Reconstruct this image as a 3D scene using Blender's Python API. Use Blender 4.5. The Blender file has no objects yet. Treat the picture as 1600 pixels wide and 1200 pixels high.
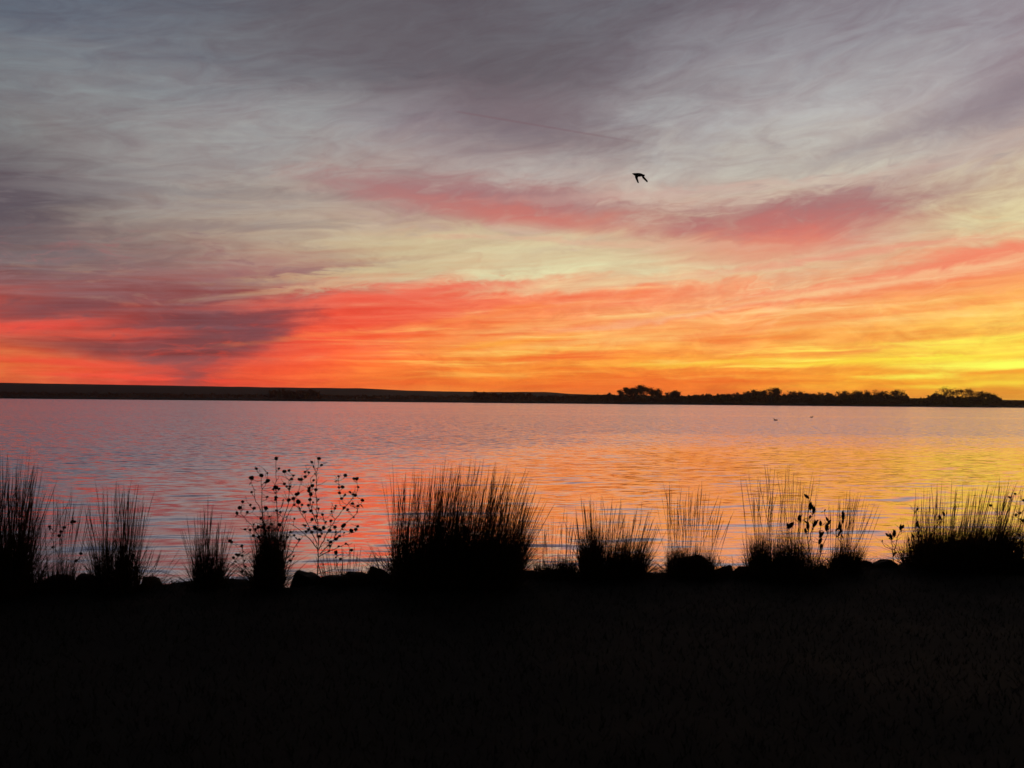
import bpy, bmesh, math, random
from mathutils import Vector, Matrix, noise

random.seed(11)
R = math.radians
scene = bpy.context.scene
C = scene.collection

# ------------------------------------------------------------------ camera
F = 1386.0                                   # focal length in photograph pixels
CAM = Vector((0.0, 0.0, 1.6))
PITCH, ROLL = R(1.087), R(0.519)
cam_data = bpy.data.cameras.new('camera')
cam = bpy.data.objects.new('camera', cam_data)
C.objects.link(cam)
cam_data.sensor_width = 36.0
cam_data.lens = 36.0 * F / 1600.0
cam_data.clip_start = 0.05
cam_data.clip_end = 30000.0
cam_data.dof.use_dof = True                # focused far out, so the near bank is a touch soft
cam_data.dof.focus_distance = 250.0
cam_data.dof.aperture_fstop = 4.2
CAM_ROT = Matrix.Rotation(R(90) + PITCH, 3, 'X') @ Matrix.Rotation(ROLL, 3, 'Z')
cam.matrix_world = Matrix.Translation(CAM) @ CAM_ROT.to_4x4()
scene.camera = cam

def ray(px, py):
    """world direction of a point of the photograph (1600 x 1200)"""
    return (CAM_ROT @ Vector(((px - 800.0) / F, (600.0 - py) / F, -1.0))).normalized()

def at(px, py, Y):
    d = ray(px, py)
    return CAM + d * (Y / d.y)

def az_el(px, py):
    d = ray(px, py)
    return math.atan2(d.x, d.y), math.asin(d.z)

# ------------------------------------------------------------------ colour management
scene.view_settings.view_transform = 'Standard'
scene.view_settings.look = 'None'
scene.view_settings.exposure = 0.0
scene.view_settings.gamma = 1.0
scene.view_settings.use_curve_mapping = False
scene.render.engine = 'CYCLES'
scene.cycles.max_bounces = 4
scene.cycles.diffuse_bounces = 1
scene.cycles.glossy_bounces = 2
scene.cycles.transmission_bounces = 3
scene.cycles.volume_bounces = 1
scene.cycles.transparent_max_bounces = 6

def lin(c):
    out = []
    for v in c:
        v = v / 255.0
        out.append(v / 12.92 if v <= 0.04045 else ((v + 0.055) / 1.055) ** 2.4)
    return out

# ------------------------------------------------------------------ node helper
class G:
    def __init__(self, tree):
        self.t = tree
    def node(self, kind, **kw):
        n = self.t.nodes.new(kind)
        for k, v in kw.items():
            setattr(n, k, v)
        return n
    def put(self, sock, v):
        if isinstance(v, bpy.types.NodeSocket):
            self.t.links.new(v, sock)
        elif v is not None:
            sock.default_value = v
    def m(self, op, a, b=None, c=None, clamp=False):
        n = self.node('ShaderNodeMath', operation=op, use_clamp=clamp)
        for i, v in enumerate((a, b, c)):
            if v is not None:
                self.put(n.inputs[i], v)
        return n.outputs[0]
    def vm(self, op, a, b=None, out=0):
        n = self.node('ShaderNodeVectorMath', operation=op)
        self.put(n.inputs[0], a)
        if b is not None:
            self.put(n.inputs[1], b)
        return n.outputs['Value'] if out == 'Value' else n.outputs[0]
    def xyz(self, x, y, z=0.0):
        n = self.node('ShaderNodeCombineXYZ')
        for i, v in enumerate((x, y, z)):
            self.put(n.inputs[i], v)
        return n.outputs[0]
    def sep(self, v):
        n = self.node('ShaderNodeSeparateXYZ')
        self.put(n.inputs[0], v)
        return n.outputs[0], n.outputs[1], n.outputs[2]
    def rng(self, v, a, b, c=0.0, d=1.0, kind='SMOOTHSTEP'):
        n = self.node('ShaderNodeMapRange', interpolation_type=kind)
        n.clamp = True
        self.put(n.inputs['Value'], v)
        for s, x in zip(('From Min', 'From Max', 'To Min', 'To Max'), (a, b, c, d)):
            self.put(n.inputs[s], x)
        return n.outputs[0]
    def mix(self, f, a, b, blend='MIX'):
        n = self.node('ShaderNodeMix', data_type='RGBA', blend_type=blend)
        self.put(n.inputs[0], f)
        for s, v in ((n.inputs[6], a), (n.inputs[7], b)):
            if not isinstance(v, bpy.types.NodeSocket):
                v = (*v, 1.0) if len(v) == 3 else v
            self.put(s, v)
        return n.outputs[2]
    def noise(self, vec, scale=1.0, detail=3.0, rough=0.5, color=False, dist=0.0):
        n = self.node('ShaderNodeTexNoise', noise_dimensions='3D')
        self.put(n.inputs['Vector'], vec)
        n.inputs['Scale'].default_value = scale
        n.inputs['Detail'].default_value = detail
        n.inputs['Roughness'].default_value = rough
        n.inputs['Distortion'].default_value = dist
        return n.outputs[1] if color else n.outputs[0]

# ------------------------------------------------------------------ sky: dusk, cloud sheet lit from below the horizon
world = bpy.data.worlds.new('World')
scene.world = world
world.use_nodes = True
wt = world.node_tree
wt.nodes.clear()
g = G(wt)
d = g.vm('NORMALIZE', g.node('ShaderNodeTexCoord').outputs['Generated'])
dx, dy, dz = g.sep(d)
az = g.m('ARCTAN2', dx, dy)
el = g.m('ARCSINE', dz)
azc = g.m('MINIMUM', g.m('MAXIMUM', az, -0.9), 0.9)
# wind streaks fan out from the sunset point: they climb to the right
els = g.m('MULTIPLY', el, g.m('EXPONENT', g.m('MULTIPLY', azc, -0.45)))
big = g.noise(g.xyz(g.m('MULTIPLY', azc, 4.2), g.m('MULTIPLY', els, 15.0), 3.7), 1.0, 4.0, 0.55, True, 0.7)
fine = g.noise(g.xyz(g.m('MULTIPLY', azc, 12.0), g.m('MULTIPLY', els, 48.0), 1.3), 1.0, 6.0, 0.64, True, 1.1)
b0, b1, b2 = g.sep(g.vm('SUBTRACT', big, (0.5, 0.5, 0.5)))
f0, f1, f2 = g.sep(g.vm('SUBTRACT', fine, (0.5, 0.5, 0.5)))
wisp = g.m('SUBTRACT', g.noise(g.xyz(g.m('ADD', g.m('MULTIPLY', azc, 24.0), g.m('MULTIPLY', b0, 5.0)), g.m('ADD', g.m('MULTIPLY', els, 82.0), g.m('MULTIPLY', b1, 9.0)), 8.1), 1.0, 4.0, 0.6, False, 0.6), 0.5)
# low clouds are thinner and more stretched, so the drift shrinks towards the horizon
amp = g.rng(el, 0.0, 0.20, 0.45, 1.0)
azw = g.m('ADD', azc, g.m('ADD', g.m('MULTIPLY', b0, 0.16), g.m('MULTIPLY', f0, 0.07)))
elw = g.m('ADD', el, g.m('MULTIPLY', amp, g.m('ADD', g.m('MULTIPLY', b1, 0.070), g.m('ADD', g.m('MULTIPLY', f1, 0.040), g.m('MULTIPLY', wisp, 0.016)))))

XS = (-120, 50, 200, 350, 500, 650, 800, 1000, 1200, 1400, 1550, 1720)
ROWS = [
 (-140, [(58,64,84),(62,68,86),(66,70,86),(70,72,86),(74,74,86),(78,76,88),(82,80,92),(90,88,98),(100,98,108),(108,104,114),(112,108,118),(112,108,118)]),
 (20,  [(80,87,103),(86,92,107),(90,94,107),(96,97,107),(98,96,104),(99,95,103),(100,96,104),(112,108,116),(128,123,131),(136,131,140),(142,137,146),(144,138,146)]),
 (110, [(96,104,116),(102,108,120),(108,112,122),(114,114,121),(110,106,113),(102,95,103),(106,99,106),(126,120,127),(146,141,147),(151,146,152),(152,143,150),(152,142,148)]),
 (195, [(118,122,127),(128,130,134),(136,137,140),(144,142,145),(148,144,146),(146,136,141),(134,121,128),(158,150,153),(174,168,168),(176,168,168),(168,157,160),(168,156,158)]),
 (270, [(118,115,118),(126,122,123),(144,139,139),(156,149,147),(164,151,147),(168,150,146),(176,162,158),(184,172,165),(192,184,172),(194,182,170),(194,178,166),(196,180,165)]),
 (330, [(98,88,95),(112,103,107),(150,141,138),(164,150,142),(174,154,143),(182,150,140),(192,158,146),(202,168,152),(206,180,160),(208,186,162),(218,201,166),(222,204,168)]),
 (380, [(112,101,106),(122,111,112),(152,137,127),(172,151,135),(188,166,142),(206,184,150),(214,194,156),(216,190,153),(216,180,150),(216,182,152),(221,204,160),(226,206,160)]),
 (425, [(124,104,104),(132,110,108),(146,116,110),(164,128,116),(186,156,132),(206,180,145),(222,204,160),(226,204,160),(232,192,150),(236,182,140),(238,160,120),(240,160,118)]),
 (470, [(146,82,80),(136,82,82),(142,84,83),(160,88,84),(212,96,80),(236,114,84),(246,138,94),(250,156,106),(251,176,120),(250,172,108),(252,176,100),(252,182,100)]),
 (520, [(214,92,70),(200,84,70),(168,76,70),(150,74,74),(232,86,62),(250,118,68),(253,150,78),(253,170,92),(253,168,86),(253,178,84),(254,194,84),(255,204,86)]),
 (558, [(226,112,66),(212,100,68),(170,78,72),(168,74,70),(250,98,56),(253,130,58),(253,150,60),(253,160,62),(253,164,64),(253,174,64),(255,204,68),(255,222,74)]),
 (590, [(232,118,60),(232,102,58),(226,80,58),(236,82,55),(252,108,50),(253,132,50),(251,134,46),(250,122,42),(251,144,46),(253,174,50),(252,186,54),(250,186,52)]),
 (635, [(216,100,56),(216,90,54),(212,76,52),(224,76,50),(244,98,46),(248,118,44),(246,118,40),(244,108,36),(244,120,38),(246,134,38),(228,128,34),(224,126,34)]),
]
AZ0, AZ1 = -0.72, 0.72
t = g.rng(azw, AZ0, AZ1, 0.0, 1.0, 'LINEAR')
sky = None
prev_el = None
for (py, cols) in ROWS:
    n = g.node('ShaderNodeValToRGB')
    n.color_ramp.interpolation = 'CARDINAL'
    e = n.color_ramp.elements
    while len(e) < len(XS):
        e.new(0.5)
    for i, (px, c) in enumerate(zip(XS, cols)):
        e[i].position = min(1.0, max(0.0, (az_el(px, 600)[0] - AZ0) / (AZ1 - AZ0)))
    for i, c in enumerate(cols):
        e[i].color = (*lin(c), 1.0)
    g.put(n.inputs[0], t)
    this_el = az_el(800, py)[1]
    if sky is None:
        sky = n.outputs[0]
    else:
        sky = g.mix(g.rng(elw, prev_el, this_el, 0.0, 1.0, 'LINEAR'), sky, n.outputs[0])
    prev_el = this_el

# fibres of cirrus: brighter and duller threads
thread = g.m('ADD', g.m('ADD', g.m('MULTIPLY', f2, 0.90), g.m('MULTIPLY', wisp, 0.40)), g.m('MULTIPLY', b2, 0.55))
sky = g.vm('MULTIPLY', sky, g.xyz(g.m('ADD', 1.0, g.m('MULTIPLY', thread, 0.55)),
                                  g.m('ADD', 1.0, g.m('MULTIPLY', thread, 0.85)),
                                  g.m('ADD', 1.0, g.m('MULTIPLY', thread, 0.75))))

# separate cloud banks: centre px, half sizes px, climb (deg), colour, density, softness
BANKS = [
 (690, 85, 330, 80, -14, (102, 96, 102), .42, 1.0),
 (850, 190, 130, 34, -14, (122, 106, 112), .55, 1.0),
 (0, 345, 95, 42, -4, (88, 78, 87), .80, .9),
 (120, 400, 150, 34, 4, (122, 108, 110), .45, 1.0),
 (1590, 140, 110, 26, 20, (132, 118, 127), .70, .9),
 (1400, 212, 120, 17, 14, (146, 132, 138), .60, 1.0),
 (1450, 262, 170, 14, 12, (184, 156, 150), .45, 1.0),
 (650, 303, 140, 18, -7, (170, 126, 124), .65, .9),
 (790, 316, 200, 27, -5, (162, 110, 114), .80, .8),
 (850, 342, 180, 18, -6, (212, 120, 106), .70, 1.0),
 (1040, 354, 100, 11, -3, (196, 136, 126), .40, 1.0),
 (1280, 328, 210, 25, 4, (160, 106, 111), .84, .8),
 (1225, 362, 160, 24, 4, (204, 114, 106), .80, 1.0),
 (1195, 388, 120, 17, 4, (232, 116, 98), .70, 1.0),
 (880, 412, 260, 20, 2, (222, 206, 162), .55, 1.0),
 (620, 392, 120, 24, 6, (212, 194, 150), .50, 1.0),
 (1380, 425, 130, 9, 6, (232, 196, 146), .55, 1.0),
 (420, 412, 120, 10, 8, (172, 122, 116), .60, 1.0),
 (330, 436, 150, 12, 3, (158, 108, 106), .55, 1.0),
 (560, 430, 150, 8, 6, (214, 190, 145), .60, 1.0),
 (1540, 408, 150, 16, 5, (243, 132, 104), .75, .9),
 (1500, 440, 190, 16, 5, (250, 150, 100), .65, .9),
 (960, 458, 260, 18, 3, (251, 138, 96), .60, .9),
 (610, 484, 190, 21, 5, (240, 92, 72), .68, .9),
 (1110, 505, 260, 10, 5, (253, 160, 92), .60, 1.0),
 (480, 545, 110, 38, 12, (252, 86, 58), .55, .9),
 (350, 500, 110, 25, 5, (112, 70, 76), .78, .8),
 (405, 518, 72, 24, 26, (118, 70, 76), .80, .9),
 (295, 550, 66, 36, 18, (122, 70, 72), .72, .9),
 (175, 546, 140, 12, -3, (120, 70, 72), .72, .9),
 (90, 478, 100, 14, 9, (114, 76, 82), .75, .9),
 (200, 455, 140, 10, 4, (142, 88, 88), .60, 1.0),
 (40, 508, 80, 9, 6, (240, 82, 68), .75, .9),
 (150, 522, 100, 6, 3, (226, 84, 66), .65, .9),
 (110, 570, 130, 6, -2, (240, 76, 55), .75, .8),
 (230, 590, 110, 3.6, -2, (252, 78, 56), .80, .8),
 (290, 590, 26, 14, 30, (150, 74, 72), .75, .9),
 (870, 560, 80, 6, 4, (250, 122, 58), .70, .8),
 (780, 535, 110, 9, 4, (255, 178, 60), .50, 1.0),
 (1000, 596, 230, 8, 1, (248, 112, 42), .50, 1.0),
 (1240, 549, 110, 3.5, 1, (252, 140, 62), .70, .8),
 (1120, 567, 150, 4, 2, (255, 206, 66), .60, .8),
 (1330, 566, 160, 4, 2, (255, 218, 60), .70, .8),
 (1530, 530, 150, 5, 3, (255, 232, 84), .62, .8),
 (1430, 550, 120, 6, 4, (255, 228, 76), .55, .8),
 (1580, 570, 110, 8, 1, (255, 255, 92), .95, .7),
 (1470, 562, 80, 5, 4, (255, 246, 78), .80, .8),
 (1440, 588, 70, 3.6, 3, (255, 238, 80), .80, .7),
 (1540, 601, 110, 4, 2, (255, 216, 62), .85, .7),
 (1590, 582, 90, 3, 3, (252, 164, 52), .80, .7),
 (1590, 618, 120, 5, 1, (232, 136, 38), .60, .9),
 (1150, 480, 420, 9, 7, (249, 136, 96), .70, .8),
 (1400, 432, 260, 9, 9, (246, 136, 104), .70, .9),
 (1300, 456, 350, 6, 8, (250, 206, 152), .62, .8),
 (1010, 438, 250, 6, 4, (230, 208, 160), .62, .9),
 (1130, 521, 380, 6, 4, (255, 200, 116), .60, .8),
 (940, 500, 280, 6, 6, (253, 182, 108), .62, .8),
 (1280, 503, 300, 5, 6, (252, 150, 84), .60, .8),
 (620, 461, 230, 7, 6, (242, 104, 82), .72, .8),
 (540, 447, 170, 5, 8, (216, 182, 142), .62, .8),
 (430, 425, 180, 5, 8, (166, 112, 108), .60, .8),
 (700, 500, 220, 5, 8, (253, 146, 80), .60, .8),
 (1290, 405, 200, 5, 5, (236, 150, 126), .60, .9),
 (960, 383, 240, 5, -2, (226, 176, 148), .55, .9),
 (1110, 297, 260, 6, 2, (206, 172, 160), .50, 1.0),
 (330, 352, 200, 7, 5, (134, 118, 118), .50, 1.0),
 (250, 300, 220, 8, 3, (128, 120, 122), .50, 1.0),
]
azb = g.m('ADD', azc, g.m('ADD', g.m('MULTIPLY', b2, 0.06), g.m('MULTIPLY', f2, 0.07)))
elb = g.m('ADD', el, g.m('MULTIPLY', amp, g.m('ADD', g.m('MULTIPLY', b0, 0.022), g.m('ADD', g.m('MULTIPLY', f1, 0.024), g.m('MULTIPLY', wisp, 0.010)))))
pos = g.xyz(azb, elb, 1.0)
rag = g.m('ADD', g.m('ADD', g.m('MULTIPLY', f0, 0.95), g.m('MULTIPLY', wisp, 0.45)), g.m('MULTIPLY', b1, 0.9))
for (px, py, rx, ry, climb, col, dens, soft) in BANKS:
    a, e_ = az_el(px, py)
    ca, sa = math.cos(R(climb)), math.sin(R(climb))
    kx, ky = F / (1.25 * rx), F / (1.25 * ry)
    u = g.vm('DOT_PRODUCT', pos, (ca * kx, sa * kx, -(a * ca + e_ * sa) * kx), out='Value')
    v = g.vm('DOT_PRODUCT', pos, (-sa * ky, ca * ky, (a * sa - e_ * ca) * ky), out='Value')
    r = g.m('ADD', g.m('SQRT', g.m('MULTIPLY_ADD', u, u, g.m('MULTIPLY', v, v))), rag)
    f = g.rng(r, 0.95 + 0.55 * soft, 0.70 - 0.75 * soft, 0.0, dens)
    sky = g.mix(f, sky, lin(col))

# thin threads of cloud inside wider fields: field centre, half sizes, which noise, threshold, colour, density
streak = g.m('SUBTRACT', g.noise(g.xyz(g.m('MULTIPLY', azc, 7.0), g.m('MULTIPLY', g.m('ADD', els, g.m('MULTIPLY', b1, 0.014)), 150.0), 4.4), 1.0, 4.0, 0.58, False, 0.15), 0.5)
wf = g.m('ADD', g.m('MULTIPLY', wisp, 0.8), g.m('MULTIPLY', f1, 0.7))
wn = g.m('ADD', g.m('MULTIPLY', f2, 0.8), g.m('MULTIPLY', wisp, -0.6))
FIELDS = [
 (260, 410, 360, 60, wf, -.02, (150, 100, 100), .75),
 (200, 440, 330, 60, wn, .02, (178, 150, 130), .36),
 (200, 535, 330, 65, wn, .0, (214, 82, 68), .66),
 (120, 500, 240, 60, wf, .06, (122, 76, 80), .65),
 (60, 540, 130, 40, wn, .06, (206, 128, 88), .50),
 (1390, 562, 380, 40, streak, .05, (255, 238, 82), .75),
 (1250, 585, 420, 30, g.m('MULTIPLY', streak, -1.0), .05, (250, 138, 48), .70),
 (900, 545, 460, 60, streak, .02, (255, 192, 92), .75),
 (1050, 488, 520, 60, streak, .02, (253, 194, 130), .60),
 (850, 560, 480, 55, g.m('MULTIPLY', streak, -1.0), .04, (250, 124, 56), .65),
 (1250, 460, 460, 60, wf, .03, (253, 184, 128), .55),
 (1150, 465, 520, 50, wn, .05, (250, 138, 96), .55),
 (1000, 355, 520, 75, wn, .05, (200, 140, 130), .50),
 (900, 340, 620, 80, wf, .02, (206, 176, 156), .25),
 (1380, 230, 420, 110, wn, .05, (150, 138, 142), .45),
 (300, 320, 420, 90, wf, .05, (132, 120, 122), .45),
]
pos0 = g.xyz(azc, el, 0.0)
for (px, py, rx, ry, nz, th, col, dens) in FIELDS:
    a, e_ = az_el(px, py)
    q_ = g.vm('MULTIPLY', g.vm('SUBTRACT', pos0, (a, e_, 0)), (F / rx, F / ry, 0))
    f = g.m('MULTIPLY', g.rng(g.vm('LENGTH', q_, out='Value'), 1.1, 0.35, 0.0, dens), g.rng(nz, th, th + .24))
    sky = g.mix(f, sky, lin(col))

# the low sheet is combed into fine level threads, paler and redder by turns
comb = g.m('MULTIPLY', g.m('ADD', streak, g.m('MULTIPLY', wisp, 0.35)), g.m('MULTIPLY', g.rng(el, 0.20, 0.09), g.rng(el, 0.0, 0.03, 0.45, 1.0)))
sky = g.vm('MULTIPLY', sky, g.xyz(g.m('MULTIPLY_ADD', comb, 0.15, 1.0), g.m('MULTIPLY_ADD', comb, 1.25, 1.0), g.m('MULTIPLY_ADD', comb, 1.4, 1.0)))

# an old vapour trail, a thin dull line across the upper sky
p0, p1 = ray(700, 172), ray(1060, 233)
nrm = p0.cross(p1).normalized()
off = g.m('ABSOLUTE', g.vm('DOT_PRODUCT', d, tuple(nrm), out='Value'))
a0, a1 = az_el(700, 172)[0], az_el(1060, 233)[0]
line = g.m('MULTIPLY', g.rng(off, 0.0016, 0.0004), g.m('MULTIPLY', g.rng(az, a0, a0 + 0.02), g.rng(az, a1, a1 - 0.12)))
sky = g.mix(g.m('MULTIPLY', line, 0.30), sky, lin((120, 84, 92)))

# the rest of the dome: clear dusk sky, the sun a little below the western horizon
nish = g.node('ShaderNodeTexSky', sky_type='NISHITA')
nish.sun_disc = False
nish.sun_elevation = R(-1.5)
nish.sun_rotation = R(31)
nish.altitude = 1200
dusk = g.vm('SCALE', nish.outputs[0])
dusk.node.inputs['Scale'].default_value = 0.10
horiz = g.m('COSINE', g.m('SUBTRACT', az, 0.25))
away = g.m('MAXIMUM', g.rng(horiz, 0.72, -0.25), g.rng(el, 0.42, 0.85))
sky = g.mix(away, sky, dusk)
bg = g.node('ShaderNodeBackground')
g.put(bg.inputs['Color'], sky)
bg.inputs['Strength'].default_value = 1.0
g.put(g.node('ShaderNodeOutputWorld').inputs['Surface'], bg.outputs[0])
world.cycles.sampling_method = 'NONE'

# ------------------------------------------------------------------ materials
def mat(name):
    m = bpy.data.materials.new(name)
    m.use_nodes = True
    m.node_tree.nodes.clear()
    return m, G(m.node_tree)

def finish(gr, shader, volume=None):
    o = gr.node('ShaderNodeOutputMaterial')
    if shader is not None:
        gr.put(o.inputs['Surface'], shader)
    if volume is not None:
        gr.put(o.inputs['Volume'], volume)

def plain(name, c1, c2, scale=6.0, rough=0.9, translucent=0.0):
    m, q = mat(name)
    co = q.node('ShaderNodeTexCoord').outputs['Object']
    col = q.mix(q.noise(co, scale, 4.0), c1, c2)
    p = q.node('ShaderNodeBsdfPrincipled')
    q.put(p.inputs['Base Color'], col)
    p.inputs['Roughness'].default_value = rough
    p.inputs['Specular IOR Level'].default_value = 0.1
    out = p.outputs[0]
    if translucent:
        tr = q.node('ShaderNodeBsdfTranslucent')
        q.put(tr.inputs['Color'], col)
        mx = q.node('ShaderNodeMixShader')
        mx.inputs[0].default_value = translucent
        q.t.links.new(out, mx.inputs[1])
        q.t.links.new(tr.outputs[0], mx.inputs[2])
        out = mx.outputs[0]
    finish(q, out)
    return m

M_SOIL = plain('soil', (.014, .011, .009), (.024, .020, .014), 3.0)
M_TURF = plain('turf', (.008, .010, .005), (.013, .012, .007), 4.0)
M_HILL = plain('dry_hillside', (.022, .015, .013), (.036, .025, .020), 0.01)
M_GRASS = plain('dry_grass', (.040, .026, .014), (.070, .042, .020), 9.0, .9, .25)
M_STALK = plain('dry_stalk', (.060, .026, .015), (.085, .036, .020), 9.0, .9, .25)
M_STEM = plain('dead_stem', (.030, .018, .012), (.050, .030, .018), 20.0)
M_HEAD = plain('seed_head', (.016, .010, .008), (.030, .018, .012), 60.0)
M_ROCK = plain('wet_rock', (.020, .018, .016), (.045, .040, .036), 5.0, .8)
M_LEAF = plain('autumn_leaves', (.090, .036, .018), (.12, .048, .022), 0.4, .9, .4)
M_BARK = plain('bark', (.028, .020, .015), (.045, .032, .022), 1.0)
M_BIRD = plain('dark_feathers', (.016, .014, .013), (.035, .030, .026), 12.0, .7)

# water: calm in the lee of the near bank, wind-roughened further out
M_WATER, q = mat('lake_water')
P = q.node('ShaderNodeNewGeometry').outputs['Position']
wx, wy, wz = q.sep(P)
wyt = q.m('SUBTRACT', wy, q.m('MULTIPLY', wx, 0.10))
swell = q.noise(q.xyz(q.m('MULTIPLY', wx, 0.40), q.m('MULTIPLY', wyt, 1.9), 0.0), 1.0, 2.0, 0.5)
ripple = q.noise(q.xyz(q.m('MULTIPLY', wx, 1.4), q.m('MULTIPLY', wyt, 6.5), 5.0), 1.0, 2.0, 0.5)
chop = q.noise(q.xyz(q.m('MULTIPLY', wx, 2.2), q.m('MULTIPLY', wyt, 6.5), 9.0), 1.0, 2.0, 0.6, True)
c0, c1, c2 = q.sep(q.vm('SUBTRACT', chop, (0.5, 0.5, 0.5)))
gust = q.noise(q.xyz(q.m('MULTIPLY', wx, 0.012), q.m('MULTIPLY', wy, 0.05), 2.0), 1.0, 3.0, 0.55)
lane = q.noise(q.xyz(q.m('MULTIPLY', wx, 0.0012), q.m('MULTIPLY', wy, 0.030), 7.0), 1.0, 3.0, 0.6)
dist = q.m('ADD', wy, q.m('MULTIPLY', q.m('SUBTRACT', gust, 0.5), 30.0))
dist = q.m('ADD', dist, q.m('MINIMUM', q.m('MAXIMUM', q.m('MULTIPLY', wx, -1.7), -12.0), 24.0))
wind = q.m('MULTIPLY', q.rng(dist, 19.0, 56.0), q.rng(lane, 0.30, 0.50, 0.45, 1.0))
near = q.rng(wy, 48.0, 10.0, 0.25, 1.0)
# long gentle backs of the ripples mirror the low sky, their short faces the dull high sky
face_r = q.rng(ripple, 0.53, 0.70)
face_s = q.rng(swell, 0.54, 0.70)
lie = q.m('SUBTRACT', q.m('ADD', q.rng(wx, -7.0, 1.5, 0.010, 0.034), q.m('MULTIPLY', q.m('SUBTRACT', ripple, 0.5), 0.05)),
          q.m('ADD', q.m('MULTIPLY', face_r, 0.12), q.m('MULTIPLY', face_s, 0.13)))
sy = q.m('ADD', q.m('MULTIPLY', near, lie),
         q.m('SUBTRACT', q.m('MULTIPLY', c1, q.m('ADD', 0.15, q.m('MULTIPLY', wind, 0.75))), q.m('MULTIPLY', wind, 0.085)))
sx = q.m('MULTIPLY', c0, q.m('ADD', 0.03, q.m('MULTIPLY', wind, 0.50)))
nrm_w = q.vm('NORMALIZE', q.xyz(sx, sy, 1.0))
gl = q.node('ShaderNodeBsdfGlossy')
gl.inputs['Color'].default_value = (.99, .88, .94, 1)  # rosy tint put in to turn the reflections pinker, not the water's own colour
gl.inputs['Roughness'].default_value = 0.09
q.put(gl.inputs['Normal'], nrm_w)
df = q.node('ShaderNodeBsdfDiffuse')
df.inputs['Color'].default_value = (.018, .020, .020, 1)
fr = q.node('ShaderNodeFresnel')
fr.inputs['IOR'].default_value = 2.1
q.put(fr.inputs['Normal'], nrm_w)
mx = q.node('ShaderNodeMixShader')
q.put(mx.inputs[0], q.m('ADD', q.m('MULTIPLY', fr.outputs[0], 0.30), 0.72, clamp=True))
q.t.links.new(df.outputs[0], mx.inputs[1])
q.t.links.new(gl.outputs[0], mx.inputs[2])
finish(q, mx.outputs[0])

# ------------------------------------------------------------------ object helpers
def mesh_obj(name, verts, faces, m, parent=None, smooth=False):
    me = bpy.data.meshes.new(name)
    me.from_pydata([tuple(v) for v in verts], [], faces)
    me.materials.append(m)
    if smooth:
        for p in me.polygons:
            p.use_smooth = True
    o = bpy.data.objects.new(name, me)
    C.objects.link(o)
    o.parent = parent
    return o

def tag(o, label=None, cat=None, group=None, kind=None):
    for k, v in (('label', label), ('category', cat), ('group', group), ('kind', kind)):
        if v:
            o[k] = v
    return o

def thing(name, loc, label, cat, group=None):
    o = bpy.data.objects.new(name, None)
    C.objects.link(o)
    o.empty_display_size = 0.1
    o.location = loc
    return tag(o, label, cat, group)

def tube(verts, faces, pts, radii, sides=5):
    base = len(verts)
    n = len(pts)
    for i, (p, r) in enumerate(zip(pts, radii)):
        a = pts[min(i + 1, n - 1)] - pts[max(i - 1, 0)]
        a = a.normalized() if a.length > 1e-9 else Vector((0, 0, 1))
        s = a.cross(Vector((0.31, 0.94, 0.11))).normalized()
        u = s.cross(a)
        for k in range(sides):
            th = 2 * math.pi * k / sides
            verts.append(p + s * (r * math.cos(th)) + u * (r * math.sin(th)))
    for i in range(n - 1):
        for k in range(sides):
            k2 = (k + 1) % sides
            faces.append((base + i * sides + k, base + i * sides + k2, base + (i + 1) * sides + k2, base + (i + 1) * sides + k))
    faces.append(tuple(base + k for k in range(sides))[::-1])
    faces.append(tuple(base + (n - 1) * sides + k for k in range(sides)))

# ------------------------------------------------------------------ ground, lake, hills
WATER_Z = -0.5
SHORE = 800.0
def bank_edge(x):
    return 8.15 + 1.9 * math.tanh(0.184 * x / 1.9) + 0.10 * math.sin(x * 1.7 + 0.6) + 0.06 * math.sin(x * 4.1)

def ground_z(x, y):
    e = bank_edge(x)
    if y < e:
        k = max(0.0, 1 - abs(y - 5) / 40)
        return 0.05 * k * (noise.noise(Vector((x * 0.5, y * 0.5, 0))) + 0.5 * noise.noise(Vector((x * 2.0, y * 2.0, 4)))) - 0.02
    if y < 400:
        k = min(1.0, (y - e) / 2.2)
        k = k * k * (3 - 2 * k)
        return -0.02 - 1.35 * k + 0.08 * noise.noise(Vector((x * 1.3, y * 1.3, 9))) * (1 - k)
    s = SHORE + 9 * noise.noise(Vector((x * 0.012, 3.0, 0)))
    k = max(0.0, min(1.0, (y - s + 25) / 50))
    return -1.9 + 3.4 * k * k * (3 - 2 * k)

def frange(a, b, s):
    n = int(round((b - a) / s))
    return [a + (b - a) * i / n for i in range(n)]
gx = [-6000, -3500, -2200] + frange(-1500, -100, 50) + [-100, -60, -35, -20, -14] + frange(-10, 10, 0.2) + [10, 14, 20, 35, 60] + frange(100, 1500, 50) + [1500, 2200, 3500, 6000]
gy = [-3000, -1000, -300, -100, -30, -10, -4, 0] + frange(1, 6.4, 0.3) + frange(6.4, 12.0, 0.12) + [12, 14, 20, 50, 150, 399, 420, 600] + frange(760, 850, 6) + [850, 1000, 1400, 2400, 4000, 7000]
gv = [(x, y, ground_z(x, y)) for y in gy for x in gx]
nx = len(gx)
gf = [(j * nx + i, j * nx + i + 1, (j + 1) * nx + i + 1, (j + 1) * nx + i) for j in range(len(gy) - 1) for i in range(nx - 1)]
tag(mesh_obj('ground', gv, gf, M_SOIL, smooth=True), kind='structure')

tag(mesh_obj('lake_water', [(-4500, 7.0, WATER_Z), (4500, 7.0, WATER_Z), (4500, 835, WATER_Z), (-4500, 835, WATER_Z)], [(0, 1, 2, 3)], M_WATER), kind='structure')

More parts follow.
